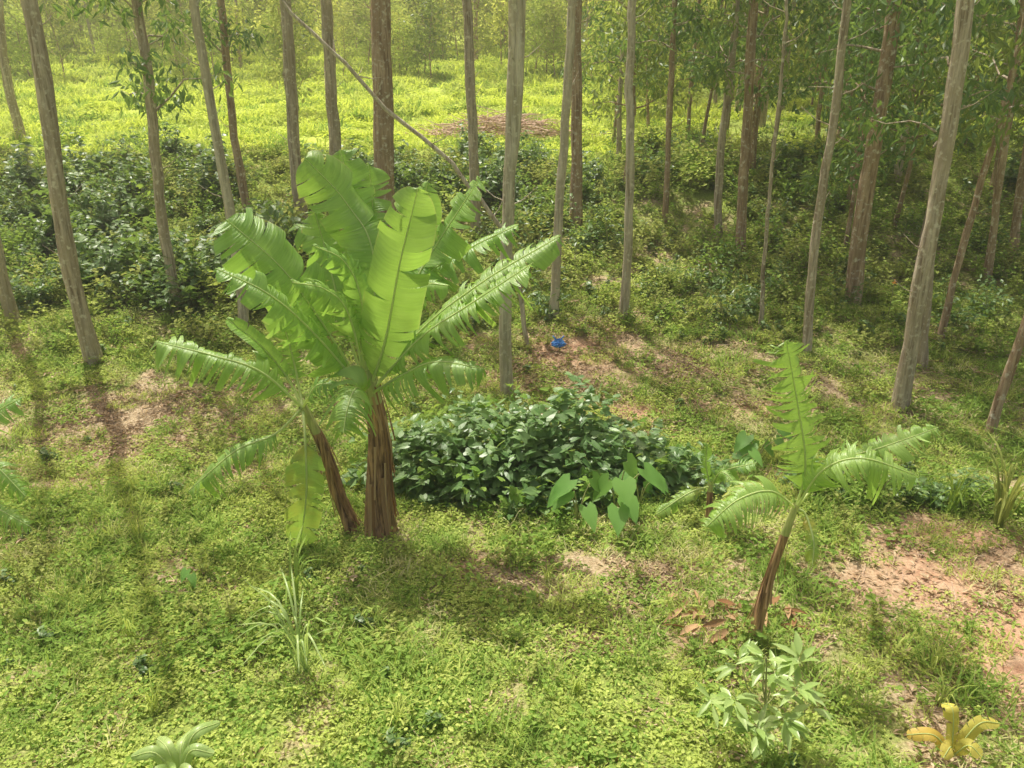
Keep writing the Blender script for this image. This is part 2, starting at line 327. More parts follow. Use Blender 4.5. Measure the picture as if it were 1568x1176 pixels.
def d2(x,y):
    c=masks(x,y); return np.clip(c[0],0,1)*np.where(y<10,.16,np.where(y<14,.34,.85))*np.where((y<10)&(vnoise(x,y,1.3,31)>.6),2.4,1)*np.where((y<10)&(x<-2.5)&(y>6),1.8,1)*(1-.5*c[3])
x,y=region(9000,4,25,xs=.72,xo=1.5,dens=d2); n=len(x)
scatter('weeds',wd,place(x,y),rotz(n),U(.4,1.25,n)*np.where(y>14,1.3,.85),idx=rng.choice(4,n,p=[.34,.3,.26,.10]))
bs=[bush(.6,.8,300,M_dark,.09,.17),bush(.7,1.0,360,M_dark,.09,.16,THt,.85),bush(.55,.75,270,M_mid,.08,.15),bush(.6,.9,300,M_olive,.09,.15),bush(.5,.7,260,M_lime,.08,.14)]
x,y=region(2500,14.5,27,xs=.72,xo=2,dens=lambda x,y:masks(x,y)[3]); n=len(x)
nn=vnoise(x,y,2.0,77); ch=rng.choice(5,n,p=[.34,.26,.22,.12,.06]); ch=np.where((nn>.58)&(rng.random(n)<.7),rng.choice([2,3,4],n),ch)
scatter('hedge_shrubs',bs,place(x,y,-.08),rotz(n,.25),U(.35,1.15,n)*(.6+.9*vnoise(x,y,1.4,88))*np.where(y>23.5,.85,1.1),idx=ch)
x,y=region(1700,14.5,27,xs=.72,xo=2,dens=lambda x,y:np.where((x>0.5),.38*(vnoise(x,y,2.2,41)>.33)*np.clip((y-14.5)/2,.2,1)*np.where(x>9,1.6,1),.07)); n=len(x)
scatter('slope_shrubs',[bush(.5,.7,220,M_mid,.07,.13),bush(.45,.7,200,M_olive,.07,.13),bush(.5,.6,200,M_lime,.06,.12),bush(.5,.8,220,M_dark,.07,.14)],place(x,y,-.05),rotz(n,.2),U(.4,1.2,n))
x=np.r_[U(3.9,6.6,36)];y=U(8.9,9.7,36)
scatter('low_shrub_band',[bush(.35,.4,200,M_mid,.05,.1),bush(.3,.35,180,M_vine,.06,.1,THt,.8),grass(60,.2,.2,.45,.02,M_mid)],place(x,y,-.03),rotz(36),U(.7,1.25,36))
x,y=region(6000,23.,62,xs=.75,dens=lambda x,y:np.clip(masks(x,y)[4],0,1)*np.where(x<4,.95,.5)*(1-ell(x,y,-.3,29.8,2.4,1.2))); n=len(x)
scatter('field_grass',[grass(90,.65,.2,.5,.05,M_fld,.3),grass(80,.65,.2,.5,.05,M_mid,.3),herb(90,.6,.3,.1,.18,M_fld,TR),grass(80,.65,.2,.45,.05,M_lime,.3)],place(x,y),rotz(n),U(.6,1.2,n)*(1+(y-25)/60),idx=rng.choice(4,n,p=[.35,.15,.25,.25]))
# ------------------------------------------------------------------ trees
def limb_crown(mb,z0,z1,nb,bl,leafn,l0,l1,wr,mats=(0,1),droop=.5,ax=lambda z:(0,0),jit=.35,upb=(.15,.8),tpl=TR):
    for k in range(nb):
        z=z0+(z1-z0)*(k+U(0,1))/nb; a=k*2.4+U(-.5,.5); f=1-.55*(z-z0)/(z1-z0+.01)
        L=bl*f*U(.6,1.15); up=U(*upb); cx,cy=ax(z)
        b=np.array([cx,cy,z]); d=np.array([math.cos(a),math.sin(a),up])
        pts=np.array([b+d*L*t+np.array([0,0,-.25*L*t*t]) for t in np.linspace(0,1,5)])
        pts[1:-1]+=rng.normal(size=(3,3))*.04*L
        tube(mb,pts,np.linspace(.010+.012*L,.005,5),4,mats[0],cap=False)
        nc=max(2,int(L*2.2))
        for c in range(nc):
            t=U(.35,1.05); p=b+d*L*t+np.array([0,0,-.25*L*t*t])+rng.normal(size=3)*.16*L*np.array([1,1,.6])
            m=int(leafn*U(.5,1.4)); P=p+rng.normal(size=(m,3))*jit*np.array([1,1,.75])
            D=rdir(m,-1,.5)+np.array([0,0,-droop]); leaves(mb,tpl,P,D,rdir(m,-.2,1),U(l0,l1,m),U(l0,l1,m)*wr,mats[1])
def euc_trunk_mesh(r,hh,dx,z0):
    mb=MB(); ht=hh
    zs=np.linspace(-.3,ht,44); off=np.interp(zs,[-.3,0,7,9,ht],[0,0,dx,dx*1.15,dx*1.3])
    wob=rng.normal(size=2)*.045
    pts=np.stack([off+wob[0]*np.sin(zs*.9)+rng.normal(size=44)*.010,wob[1]*np.sin(zs*.7),zs],-1)
    rad=r*(1-.6*np.clip(zs/ht,0,1))*(1+.2*np.exp(-np.clip(zs,0,9)*2.5))*(1+rng.normal(size=44)*.03)
    tube(mb,pts,rad,12,0,lump=.12)
    return mb,pts
crowns=[]
for k in range(3):
    mb=MB(); limb_crown(mb,10,19,15,2.0,14,.2,.38,.28,droop=.8,jit=.26); crowns.append(mb.mesh('crown',[B_grey,M_euc]))
lows=[]
for k in range(3):
    mb=MB(); limb_crown(mb,4.0,8.5,11,1.6,42,.13,.28,.38,droop=.7,jit=.25); lows.append(mb.mesh('low_limbs',[B_grey,[M_dark,M_euc,M_dark][k]]))
TREES=[(-7.98,13.89,-7.95,.175,0,0),(-10.39,15.41,-10.0,.15,0,0),(-7.1,15.87,-7.02,.13,0,1),(-5.43,14.97,-5.54,.12,2,0),(-17.16,28.2,-17.0,.18,0,0),(-7.15,21.06,-7.31,.13,1,1),
(-5.43,20.07,-5.36,.19,0,0),(-4.86,22.13,-4.84,.21,0,0),(-3.01,18.54,-2.86,.3,1,0),(-.92,20.07,-1.1,.16,0,0),(-.10,12.72,.01,.125,2,0),(.86,15.55,1.14,.11,2,0),(1.69,20.4,1.5,.18,1,0),
(2.3,15.41,2.21,.11,2,0),(4.06,20.57,3.87,.09,1,1),(5.29,19.69,5.06,.12,0,1),(5.64,18.92,5.29,.15,1,1),(5.72,14.16,5.48,.10,0,0),(7.44,16.33,7.25,.2,1,1),(6.68,12.19,6.48,.16,0,0),(7.7,13.65,7.11,.12,0,1),
(5.13,15.24,4.84,.05,0,0),(8.57,14.69,8.94,.08,1,1),(7.79,11.46,8.45,.09,1,0),(9.24,21.41,8.93,.13,1,1),(12.18,18.54,11.7,.12,1,1),(10.82,17.18,10.19,.10,1,1),
(7.1,23.5,7.0,.10,1,1),(11.2,23.0,11.1,.12,0,1),(13.6,22.3,13.5,.11,1,1),(3.3,24.5,3.2,.09,0,0),(9.9,18.6,9.9,.07,0,0),(15.6,21.5,15.5,.14,1,1),
(8.3,25.5,8.3,.08,0,0),(10.1,26.6,10.0,.09,1,0),(12.6,26.0,12.5,.08,0,0),(5.9,27.0,5.9,.08,1,0),(14.9,26.5,14.8,.09,1,0),(17.4,25.0,17.3,.1,0,1)]
BM=[B_grey,B_red,B_pale]
for k,(bx,by,tx,r,bm,low) in enumerate(TREES):
    r*=.84
    z=H1(bx,by); hh=U(18,21) if r>.06 else 9
    mb,pts=euc_trunk_mesh(r,hh,tx-bx,z)
    if k==10:
        q=spline([(.06,0,4.0-z),(.16,.0,4.9-z),(.22,.02,6.5-z),(.26,.1,9),(.5,.3,14)],16); tube(mb,q,np.linspace(.10,.05,16),10,0,lump=.06)
    for s in range(8):
        zz=U(2,7); a=U(0,6.28); p=np.array([np.interp(zz,pts[:,2],pts[:,0]),np.interp(zz,pts[:,2],pts[:,1]),zz]); e=np.array([math.cos(a),math.sin(a),.4])*U(.15,.6)
        tube(mb,[p,p+e*.5,p+e+np.array([0,0,.1])],[.013,.008,.003],4,0)
    o=mb.obj('eucalyptus_tree',[BM[bm]],(bx,by,z))
    if r>.055:
        c=bpy.data.objects.new('crown',crowns[k%3]); c.parent=o; c.location=((tx-bx)*1.25,0,0); c.rotation_euler=(0,0,U(0,6.28)); c.scale=(1,1,hh/20); scene.collection.objects.link(c)
    if low:
        c=bpy.data.objects.new('low_limbs',lows[k%3]); c.parent=o; c.location=((tx-bx)*.9,0,-.2); c.rotation_euler=(0,0,U(0,6.28)); scene.collection.objects.link(c)
ums=[]
for k in range(3):
    mb=MB(); h=[6.5,7.5,5.5][k]; zs=np.linspace(-.3,h,9); tube(mb,np.stack([.15*np.sin(zs*.7+k),.12*np.cos(zs*.6),zs],-1),np.linspace(.06,.015,9),6,0)
    limb_crown(mb,h*.3,h,16,1.5,38,.15,.28,.42,droop=.5,jit=.3,upb=(.2,.9)); ums.append(mb.mesh('understory_tree',[B_red,[M_euc,M_dark,M_dark][k]]))
for k,(a,b,s) in enumerate([(3.2,22.5,1),(6.6,22,.95),(8.3,19.2,1),(10.0,20.3,1.05),(11.8,21.5,1),(9.8,24.5,1.1),(13.5,20.5,1),(12.2,16.2,.8),(6.2,25.5,1.1),(14.6,24,1.1),(16.5,22.5,1),(3.6,27,1.1),(8,28,1.1),(11.5,28,1.1),(17,28,1.1),(5,30,1.2),(14,31,1.2),(19.5,28,1.2)]):
    o=bpy.data.objects.new('understory_tree',ums[k%3]); o.location=(a,b,H1(a,b)); o.rotation_euler=(0,0,k*1.9); o.scale=(s,s,s); scene.collection.objects.link(o)
def pole(h,r,z0,leafn,mat,bark,l=(.2,.42),nb=18,bl=1.9):
    mb=MB(); zs=np.linspace(-.5,h,9); tube(mb,np.stack([.1*np.sin(zs*.5),.08*np.cos(zs*.4),zs],-1),np.linspace(r,.02,9),6,0)
    limb_crown(mb,z0,h,nb,bl,leafn,l[0],l[1],.36,droop=.6,jit=.4); return src(mb,[bark,mat])
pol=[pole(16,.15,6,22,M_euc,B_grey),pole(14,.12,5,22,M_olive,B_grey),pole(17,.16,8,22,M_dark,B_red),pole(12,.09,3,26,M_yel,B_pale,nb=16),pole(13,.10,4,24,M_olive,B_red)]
def d3(x,y):
    return np.where(y<27,(x>5)*.25,np.where(y<46,np.clip((x-1)/4,0,1)*.95,np.where(y<60,np.clip((x+2)/10,.22,.9),1)))
x,y=region(700,23,95,xs=.75,xo=2,dens=d3); n=len(x)
k=~((x<0)&(y<45)); x=x[k];y=y[k];n=len(x)
left=x<-.1*y
idx=np.where(left,rng.choice(5,n,p=[.08,.3,.04,.43,.15]),rng.choice(5,n,p=[.26,.2,.28,.12,.14]))
scatter('distant_forest',pol,place(x,y),rotz(n,.025),U(.75,1.15,n),idx)
def young(h,leafn,mat,nb=14,bl=1.3,l=(.16,.3)):
    mb=MB(); zs=np.linspace(-.3,h,7); tube(mb,np.stack([.12*np.sin(zs),.1*np.cos(zs*.8),zs],-1),np.linspace(.045,.012,7),5,0)
    limb_crown(mb,h*.18,h,nb,bl,leafn,l[0],l[1],.5,droop=.2,jit=.3,upb=(.3,1)); return src(mb,[B_red,mat])
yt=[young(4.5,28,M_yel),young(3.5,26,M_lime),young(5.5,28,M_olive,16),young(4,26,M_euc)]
x,y=region(620,26,85,xs=.75,xo=2,dens=lambda x,y:np.where(y<44,np.clip((x-2)/5,0.02,1)*.5,1)); n=len(x)
idx=np.where(x<0,rng.choice(4,n,p=[.4,.3,.2,.1]),rng.choice(4,n,p=[.15,.2,.35,.3]))
scatter('forest_undergrowth',yt,place(x,y),rotz(n,.06),U(.6,1.3,n),idx)
mb=MB(); q=spline([(.3,14.5,.4),(.1,14.5,1.9),(-.23,14.5,2.87),(-.65,14.5,3.41),(-1.12,14.5,3.99),(-1.69,14.5,4.5),(-2.25,14.5,4.94),(-2.79,14.5,5.53),(-3.42,14.5,6.16),(-3.97,14.5,6.76),(-4.8,14.7,8.2)],40)
q+=rng.normal(size=q.shape)*.012
tube(mb,q,np.linspace(.05,.025,40),7,0,lump=.1)
for s in range(8):
    i0=rng.integers(8,36); e=rdir(1,-.2,.8)[0]*U(.2,.6); tube(mb,[q[i0],q[i0]+e*.6,q[i0]+e+np.array([0,0,.06])],[.012,.008,.003],4,0)
mb.obj('leaning_sapling_stem',[B_pale])
# ------------------------------------------------------------------ banana
def banana_leaf(mb,pts,W,face=(0,-.55,.8),rise=.25,drop=.45,tear=.5,t0=.12,rndv=None,mats=(0,1),rib=.014,slant=.35,wav=.03):
    n=90; C=spline(pts,n); D=nrm(np.gradient(C,axis=0)); Ln=np.linalg.norm(np.diff(C,axis=0),axis=1).sum()
    F=np.array(face,float); N=nrm(F-D*(D@F)[:,None]); 
    S=np.cross(D,N); ts=np.linspace(0,1,n)
    def at(A,t): return np.stack([np.interp(t,ts,A[:,k]) for k in range(3)],-1)
    def wid(t):
        s=np.clip((t-t0)/(1-t0),0,1); a=np.clip(s/.22,0,1); b=np.clip((s-.62)/.38,0,1)
        return W/2*np.sqrt(1-(1-a)**2)*np.sqrt(np.clip(1-b**2.2,0,1))
    rv=rng.random()*.85 if rndv is None else rndv
    for sd in (-1,1):
        cuts=[t0]
        while cuts[-1]<1:
            st=rng.exponential(.045/(tear+.05))*.5+.013+.02*max(0,1-tear)
            if tear<.3: st=max(st,.12)
            cuts.append(cuts[-1]+st)
        cuts[-1]=1.
        for a,b in zip(cuts[:-1],cuts[1:]):
            if b-a<.004: continue
            nt=max(3,int((b-a)*80)+2); nv=8
            t=np.linspace(a,b,nt)[:,None]; v=np.linspace(0,1,nv)[None]
            # each strip narrows outward from a random tear depth, opening a wedge-shaped gap
            gap=U(.012,.034)*min(tear,1.1)*(1.4 if rng.random()<.3 else 1)/Ln*1.6
            sh=min(.8,gap/(b-a)+.12*tear); c=(a+b)/2+U(-.35,.35)*(b-a); vs=U(.0,.4)
            te=c+(t-c)*(1-sh*np.clip(v-vs,0,1)/(1-vs)); te=np.clip(te,0,1)
            w=wid(np.broadcast_to(t,te.shape))*(1+ (U(-.28,.06)*min(tear,1))*v); dd=drop+rng.normal()*.24*min(tear,1)+(rng.random()<.24*tear)*U(.3,1.1); rr=rise+rng.normal()*.06
            lat=w*v*(1-.18*max(dd,0)*v); hgt=w*(rr*v-dd*v*v)+wav*W*np.sin(te*Ln*9+sd+v*2)*v
            P=at(C,te.ravel()).reshape(nt,nv,3); Sd=at(S,te.ravel()).reshape(nt,nv,3); Nd=at(N,te.ravel()).reshape(nt,nv,3); Dd=at(D,te.ravel()).reshape(nt,nv,3)
            droopz=-w*v*v*.38*min(tear,1)*U(0,1.4)
            V=P+sd*Sd*lat[...,None]+Nd*hgt[...,None]+Dd*((slant+rng.normal()*.13*min(tear,1))*w*v*v)[...,None]+np.array([0,0,1.])*droopz[...,None]
            tc=np.stack([te*Ln,np.broadcast_to(v,te.shape),np.full(te.shape,rv)],-1)
            i=np.arange(nt-1)[:,None]*nv+np.arange(nv-1)[None]
            T=np.concatenate([np.stack([i,i+1,i+nv+1],-1).reshape(-1,3),np.stack([i,i+nv+1,i+nv],-1).reshape(-1,3)])
            mb.add(V,T,mats[0],tc,True)
    tube(mb,C+N*.003,rib*(1.25-1.1*ts)+.002,6,mats[1])
def pseudostem(mb,pts,r0,r1,mats=(2,3,4),husks=14):
    n=36; C=spline(pts,n); t=np.linspace(0,1,n); sides=20
    D=nrm(np.gradient(C,axis=0)); S=nrm(np.array([1.,0,0])-D*D[:,:1]); B=np.cross(D,S); a=np.linspace(0,2*np.pi,sides,endpoint=False)
    R=(r0+(r1-r0)*t)[:,None]*(1+.09*np.sin(3*a[None]+t[:,None]*5)+.06*np.sin(5*a[None]-t[:,None]*9)+.05*(rng.random((n,sides))-.5))*(1+.25*np.exp(-t*9))[:,None]
    V=C[:,None]+R[...,None]*(np.cos(a)[None,:,None]*S[:,None]+np.sin(a)[None,:,None]*B[:,None])
    i=np.arange(n-1)[:,None]*sides; j=np.arange(sides)[None]; k=(j+1)%sides
    T1=np.stack([i+j,i+k,i+sides+k],-1); T2=np.stack([i+j,i+sides+k,i+sides+j],-1); c=int(n*.8)
    for q,m in ((slice(0,c),mats[0]),(slice(c,None),mats[1])):
        mb.add(V,np.concatenate([T1[q].reshape(-1,3),T2[q].reshape(-1,3)]),m,None,True)
    for h in range(husks):
        ang=U(0,6.28); ta=U(.25,.95); tb=max(.02,ta-U(.15,.45)); m=8
        tt=np.linspace(ta,tb,m); w=U(.02,.05)*(r0/.17); out=np.linspace(0,1,m)**2*U(.01,.09)
        L=[];
        for q in range(m):
            c0=np.array([np.interp(tt[q],t,C[:,z]) for z in range(3)]); rr=(r0+(r1-r0)*tt[q])*1.1+out[q]
            for s in (-1,0,1):
                aa=ang+s*w/r0*.6*(1-.5*q/m)+.15*q/m; L.append(c0+rr*(1+(.06 if s==0 else 0))*np.array([math.cos(aa),math.sin(aa),0]))
        T=[]
        for q in range(m-1):
            for s in range(2): b0=q*3+s; T+=[(b0,b0+1,b0+4),(b0,b0+4,b0+3)]
        mb.add(L,T,mats[2],np.tile([0,0,U(0,1)],(m*3,1)),True)
BMATS=[M_blade,M_rib,M_stem,M_stemg,M_husk]
def pt(s,dys,Y,base=None):
    v=np.array(s,float).reshape(-1,2)/100; out=[(a,Y+d,z) for (a,z),d in zip(v,dys)]
    return ([base]+out) if base else out
Yb=8.42
mb=MB(); cr=(-1.70,Yb,1.85)
pseudostem(mb,[(-1.67,Yb,-.1),(-1.65,Yb,.6),(-1.60,Yb,1.35),(-1.66,Yb,1.95),(-1.70,Yb,2.2)],.175,.10,husks=30)
def BL(s,d,W,base=cr,**k): banana_leaf(mb,pt(s,d,Yb,base),W,**k)
BL((-159,338,-189,402,-230,453),(.35,.5,.4),.78,tear=.5,face=(.25,-.8,.5),t0=.34)
BL((-173,332,-188,406,-200,458),(.6,.8,.9),.66,tear=.9,face=(-.1,-.7,.6),t0=.45)
BL((-165,332,-168,400,-172,440),(.7,1.0,1.1),.6,tear=.9,face=(-.1,-.7,.6),t0=.45)
BL((-201,285,-216,342,-229,393),(.3,.5,.6),.6,tear=.8,face=(.1,-.7,.6),t0=.3)
BL((-131,295,-110,363,-96,426),(.5,.6,.6),.55,tear=.7,face=(-.3,-.7,.6),t0=.35)
BL((-120,300,-85,358,-35,431),(.3,.45,.4),.62,tear=.85,face=(-.5,-.6,.6),t0=.35)
BL((-110,306,-56,346,8,378),(.4,.5,.5),.54,tear=1.1,face=(-.3,-.5,.8),t0=.33)
BL((-101,272,-30,330,52,379),(-.2,-.3,-.3),.60,tear=1.2,face=(-.3,-.45,.8),t0=.2,drop=.5,rndv=.75)
BL((-102,267,-44,310,22,355),(-.4,-.5,-.55),.56,tear=1.2,face=(-.3,-.45,.8),t0=.2,drop=.5,rndv=.7)
BL((-215,280,-248,343,-299,396),(-.1,-.25,-.3),.84,tear=.45,face=(.35,-.75,.6),t0=.33)
BL((-213,277,-249,327,-298,355),(-.5,-.75,-.8),.56,tear=1.,face=(.2,-.6,.8),t0=.16,drop=.6)
BL((-215,255,-245,300,-262,348),(-.1,-.1,0),.55,tear=.9,face=(.4,-.6,.7),t0=.2)
BL((-141,262,-117,354,-94,431),(-.25,-.45,-.5),.68,tear=.4,face=(.1,-.9,.45),t0=.12,drop=.3,rndv=.8)
BL((-117,231,-79,252,-28,247),(-.5,-.7,-.8),.56,tear=.8,face=(0,-.4,.9),t0=.15,drop=.7)
BL((-172,214,-176,205,-180,180),(-.5,-.8,-.95),.68,tear=.8,face=(0,-.9,.5),t0=.2,drop=.8,rndv=.85)
BL((-178,315,-184,356),(0,0),.16,tear=.05,face=(0,-1,.2),t0=.3,rise=1.6,drop=.3)
BL((-190,300,-225,352,-262,372),(.5,.8,.9),.5,tear=1.,face=(.2,-.6,.7),t0=.4)
BL((-178,290,-196,325,-225,338),(-.3,-.5,-.7),.42,tear=1.2,face=(.2,-.6,.8),t0=.35,drop=.8)
BL((-140,280,-105,315,-70,318),(.1,.1,0),.42,tear=1.2,face=(-.2,-.5,.8),t0=.35,drop=.8)
BL((-165,300,-178,350,-205,372),(-.2,-.3,-.5),.4,tear=1.1,face=(.1,-.7,.8),t0=.4,drop=.7)
c2=(-2.46,Yb-.08,1.73)
pseudostem(mb,[(-1.98,Yb,-.1),(-2.14,Yb,.50),(-2.27,Yb,1.16),(-2.46,Yb-.08,1.75)],.095,.05,husks=16)
BL((-287,220,-334,241,-401,259),(-.15,-.2,-.2),.58,base=c2,tear=1.1,face=(.1,-.45,.9),t0=.12,drop=.6,rndv=.6)
BL((-275,149,-317,135,-377,85),(-.3,-.45,-.5),.50,base=c2,tear=1.1,face=(-.2,-.5,.8),t0=.25,drop=.6,rndv=.6)
BL((-239,144,-242,76,-258,5),(-.35,-.45,-.4),.48,base=c2,tear=.5,face=(.3,-1,.1),t0=.25,drop=.4,rndv=.96)
BL((-265,202,-292,243,-329,277),(.1,.1,.1),.24,base=c2,tear=.2,face=(.5,-.6,.5),t0=.3,rise=.9,drop=.4)
BL((-258,210,-268,255,-275,283),(.2,.3,.3),.4,base=c2,tear=1.2,face=(.5,-.6,.6),t0=.3)
BL((-235,190,-220,210,-195,215),(-.2,-.3,-.4),.35,base=c2,tear=.8,face=(0,-.5,.8),t0=.3)
mb.obj('banana_plant',BMATS)
Ys=6.32; mb=MB(); cs=(2.66,Ys,1.55)
pseudostem(mb,[(2.42,Ys,-.1),(2.50,Ys,.75),(2.58,Ys,1.2),(2.66,Ys,1.6)],.065,.03,husks=12)
def SL(p,W,**k): banana_leaf(mb,[cs]+p,W,rib=.009,**k)
SL([(2.69,Ys,2.0),(2.54,Ys+.02,2.62),(2.36,Ys,3.2)],.56,tear=1.3,face=(.1,-.9,.35),t0=.12,drop=.2,rndv=.7)
SL([(2.77,6.12,2.05),(3.05,6.02,2.22),(3.55,6.0,2.06)],.46,tear=.7,face=(0,-.5,.9),t0=.15,drop=.6,rndv=.88)
SL([(3.11,6.62,1.87),(3.57,6.72,1.99),(4.11,6.77,2.18)],.4,tear=1.,face=(-.2,-.5,.8),t0=.3,drop=.3,rndv=.5)
SL([(2.33,6.12,1.84),(2.01,6.02,1.81),(1.73,5.97,1.56)],.48,tear=.8,face=(0,-.5,.9),t0=.12,drop=.6,rndv=.8)
SL([(2.48,6.52,1.65),(2.26,6.62,1.6),(2.05,6.62,1.5)],.16,tear=.4,t0=.2,rndv=.99)
SL([(2.75,6.3,1.5),(2.8,6.15,1.3),(2.78,6.05,1.1)],.14,tear=.4,t0=.2,rndv=.99)
mb.obj('banana_plant',BMATS)
mb=MB(); cs=(2.53,8.7,.5)
pseudostem(mb,[(2.56,8.7,-.1),(2.54,8.7,.3),(2.53,8.7,.55)],.05,.03,husks=3)
SL([(2.45,8.7,.8),(2.44,8.7,1.1)],.16,tear=.5,face=(0,-1,.2)); SL([(2.7,8.7,.72),(3.05,8.6,.88)],.24,tear=.5); SL([(2.23,8.6,.45),(1.82,8.5,.2)],.22,tear=.5,rndv=.95); SL([(2.6,8.5,.8),(2.75,8.3,.72)],.18,tear=.4)
mb.obj('banana_plant',BMATS)
mb=MB(); cs=(-5.85,7.2,1.3)
pseudostem(mb,[(-6.0,7.2,-.1),(-5.95,7.2,.7),(-5.85,7.2,1.35)],.12,.06,husks=8)
SL([(-5.6,7.2,1.6),(-5.34,7.1,1.62),(-5.02,7.0,1.3)],.34,tear=1,drop=.8); SL([(-5.6,7.1,1.25),(-5.4,7.0,1.2),(-4.98,6.9,1.0)],.32,tear=1,drop=.8)
SL([(-5.6,7.3,1.9),(-5.35,7.4,2.1),(-5.15,7.5,2.2)],.34,tear=1.1); SL([(-6.1,7.2,2.0),(-6.5,7.2,2.6)],.45,tear=.5); SL([(-6.2,7.2,1.6),(-7,7.1,1.7)],.45,tear=.5)
mb.obj('banana_plant',BMATS)
# ------------------------------------------------------------------ leafy vine bush
mb=MB()
lobes=[(-1.25,-.1,.95,.75,.82),(-.45,.15,1.05,.9,1.02),(.5,.1,1.0,.9,1.1),(1.2,0,.85,.75,.8),(1.85,-.1,.65,.6,.55),(2.4,-.15,.5,.5,.4),(-1.85,-.1,.5,.5,.5),(0,-.45,1.1,.6,.65),(.95,-.5,.8,.5,.5)]
allP=[]
for (cx,cy,rx,ry,h) in lobes:
    n=int(520*rx*(h+.4)); a=U(0,6.283,n); zz=rng.random(n)**.85
    d=np.stack([np.cos(a)*np.sqrt(1-zz**2),np.sin(a)*np.sqrt(1-zz**2),zz],-1)
    lob=.66+.6*vnoise(d[:,0]*3+cx*7,d[:,1]*3+d[:,2]*3,1,3)
    P=d*np.array([rx,ry,h])*(lob*U(.7,1.15,n))[:,None]+np.array([cx,cy,0]); allP.append(P)
    leaves(mb,THt,P,nrm(d*.6+rdir(n,-.8,.3)),nrm(np.array([0,-.1,1.])+d*.5+.4*rng.normal(size=(n,3))),U(.09,.21,n),U(.09,.19,n)*.9,0)
P=np.concatenate(allP); n=len(P)
for k in range(40):
    e=P[rng.integers(0,n)]; tube(mb,[(e[0]*.5,e[1]*.3,0),e*.7,e],[.012,.01,.005],4,1,cap=False)
for k in range(140):
    b=P[rng.integers(0,n)]; m=10; q=b+nrm(b)*U(.05,.5)+rng.normal(size=(m,3))*.09; q[:,2]=np.abs(q[:,2]); leaves(mb,THt,q,rdir(m,-.6,.3),nrm(np.array([0,0,1])+.4*rng.normal(size=(m,3))),U(.07,.15,m),U(.06,.13,m),2 if k%3==0 else 0)
mb.obj('leafy_vine_bush',[M_vine,M_twig,M_mid],(.15,9.9,-.05))
def taro(x,y,k,s=1.):
    mb=MB()
    for i in range(k):
        a=U(0,6.28); h=U(.35,.75)*s; r=U(.1,.4)*s; tip=np.array([math.cos(a)*r,math.sin(a)*r-.1,h])
        tube(mb,spline([(0,0,0),(tip[0]*.4,tip[1]*.4,h*.65),tip],7),np.linspace(.013,.006,7)*s,5,1)
        leaves(mb,THt,[tip],[(math.cos(a)*.7,math.sin(a)*.5-.35,-.55)],np.array([math.cos(a)*.3,-.5,.8]),U(.26,.4)*s,U(.22,.3)*s,0,True)
    mb.obj('taro_plant',[M_taro,M_twig],(x,y,H1(x,y)))
for q in ((.85,8.65,5,1.),(1.35,8.7,6,1.1),(1.7,9.0,4,.8),(3.7,10.5,6,.9),(3.3,10.2,4,.75),(4.4,10.4,4,.7),(-3.6,7.4,3,.4),(-2.6,8.7,3,.4)): taro(*q)
def reed(x,y,k,h,name='tall_grass_clump',mat=M_mid,w=.03):
    mb=MB()
    for i in range(k):
        a=U(0,6.28); L=h*U(.6,1.1); r=L*U(.3,.8); tip=np.array([math.cos(a)*r,math.sin(a)*r,L*U(.3,.9)])
        C=spline([(U(-.05,.05),U(-.05,.05),0),(tip[0]*.35,tip[1]*.35,L*.62),tip],9); D=nrm(np.gradient(C,axis=0)); S=nrm(np.cross(D,[0.01,0,1])); t=np.linspace(0,1,9)
        ww=w*np.sqrt(np.clip(1-t**2,0,1))*(.5+t*.8)
        V=np.stack([C-S*ww[:,None]/2,C-np.array([0,0,.004]),C+S*ww[:,None]/2],1).reshape(-1,3); T=[]
        for q in range(8):
            for s in range(2): b0=q*3+s; T+=[(b0,b0+1,b0+4),(b0,b0+4,b0+3)]
        mb.add(V,T,0,np.tile([0,0,U(0,1)],(27,1)),True)
    mb.obj(name,[mat],(x,y,H1(x,y)))
reed(-2.0,5.9,24,1.05,mat=M_sap,w=.024); reed(-2.35,6.9,16,.85); reed(6.2,8.5,34,1.25,mat=M_olive); reed(6.7,8.2,30,1.1,mat=M_straw); reed(5.8,8.9,22,.9); reed(4.7,6.5,26,.22,mat=M_mid,w=.012); reed(7.2,9.2,26,1.3)
for q in ((-4.6,8.2,.5),(-3.2,5.4,.4),(-1.0,5.2,.35),(.6,5.6,.3),(3.9,5.5,.35),(-5.2,9.4,.55),(3.2,7.6,.35),(-3.9,6.4,.45),(4.1,6.0,.3),(.4,7.3,.3)): reed(q[0],q[1],20,q[2],mat=M_lime,w=.014)
mb=MB()
tube(mb,spline([(0,0,-.05),(.03,0,.4),(0,0,.8),(-.02,0,1.0)],8),np.linspace(.014,.006,8),6,1)
tips=[(-.03,0,1.02),(.22,-.1,.8),(-.28,-.1,.72),(.3,.12,.9),(-.18,.15,.88),(.1,-.22,.62),(-.12,-.25,.55),(.38,-.05,.6),(-.38,.1,.5),(.15,.2,.7),(.0,-.1,.35)]
for t_ in tips:
    t_=np.array(t_); tube(mb,[(0.02,0,t_[2]*.55),t_*.6+np.array([0,0,.1*t_[2]]),t_],[.008,.006,.004],5,1)
    m=12; D=rdir(m,-.35,.75); P=t_+D*.02-np.array([0,0,1])*U(0,.09,m)[:,None]
    leaves(mb,TL,P,D,np.array([0,-.1,1.]),U(.15,.25,m),U(.05,.075,m),0,True)
mb.obj('mango_sapling',[M_sap,M_twig],(2.05,4.95,H1(2.05,4.95)))
mb=MB()
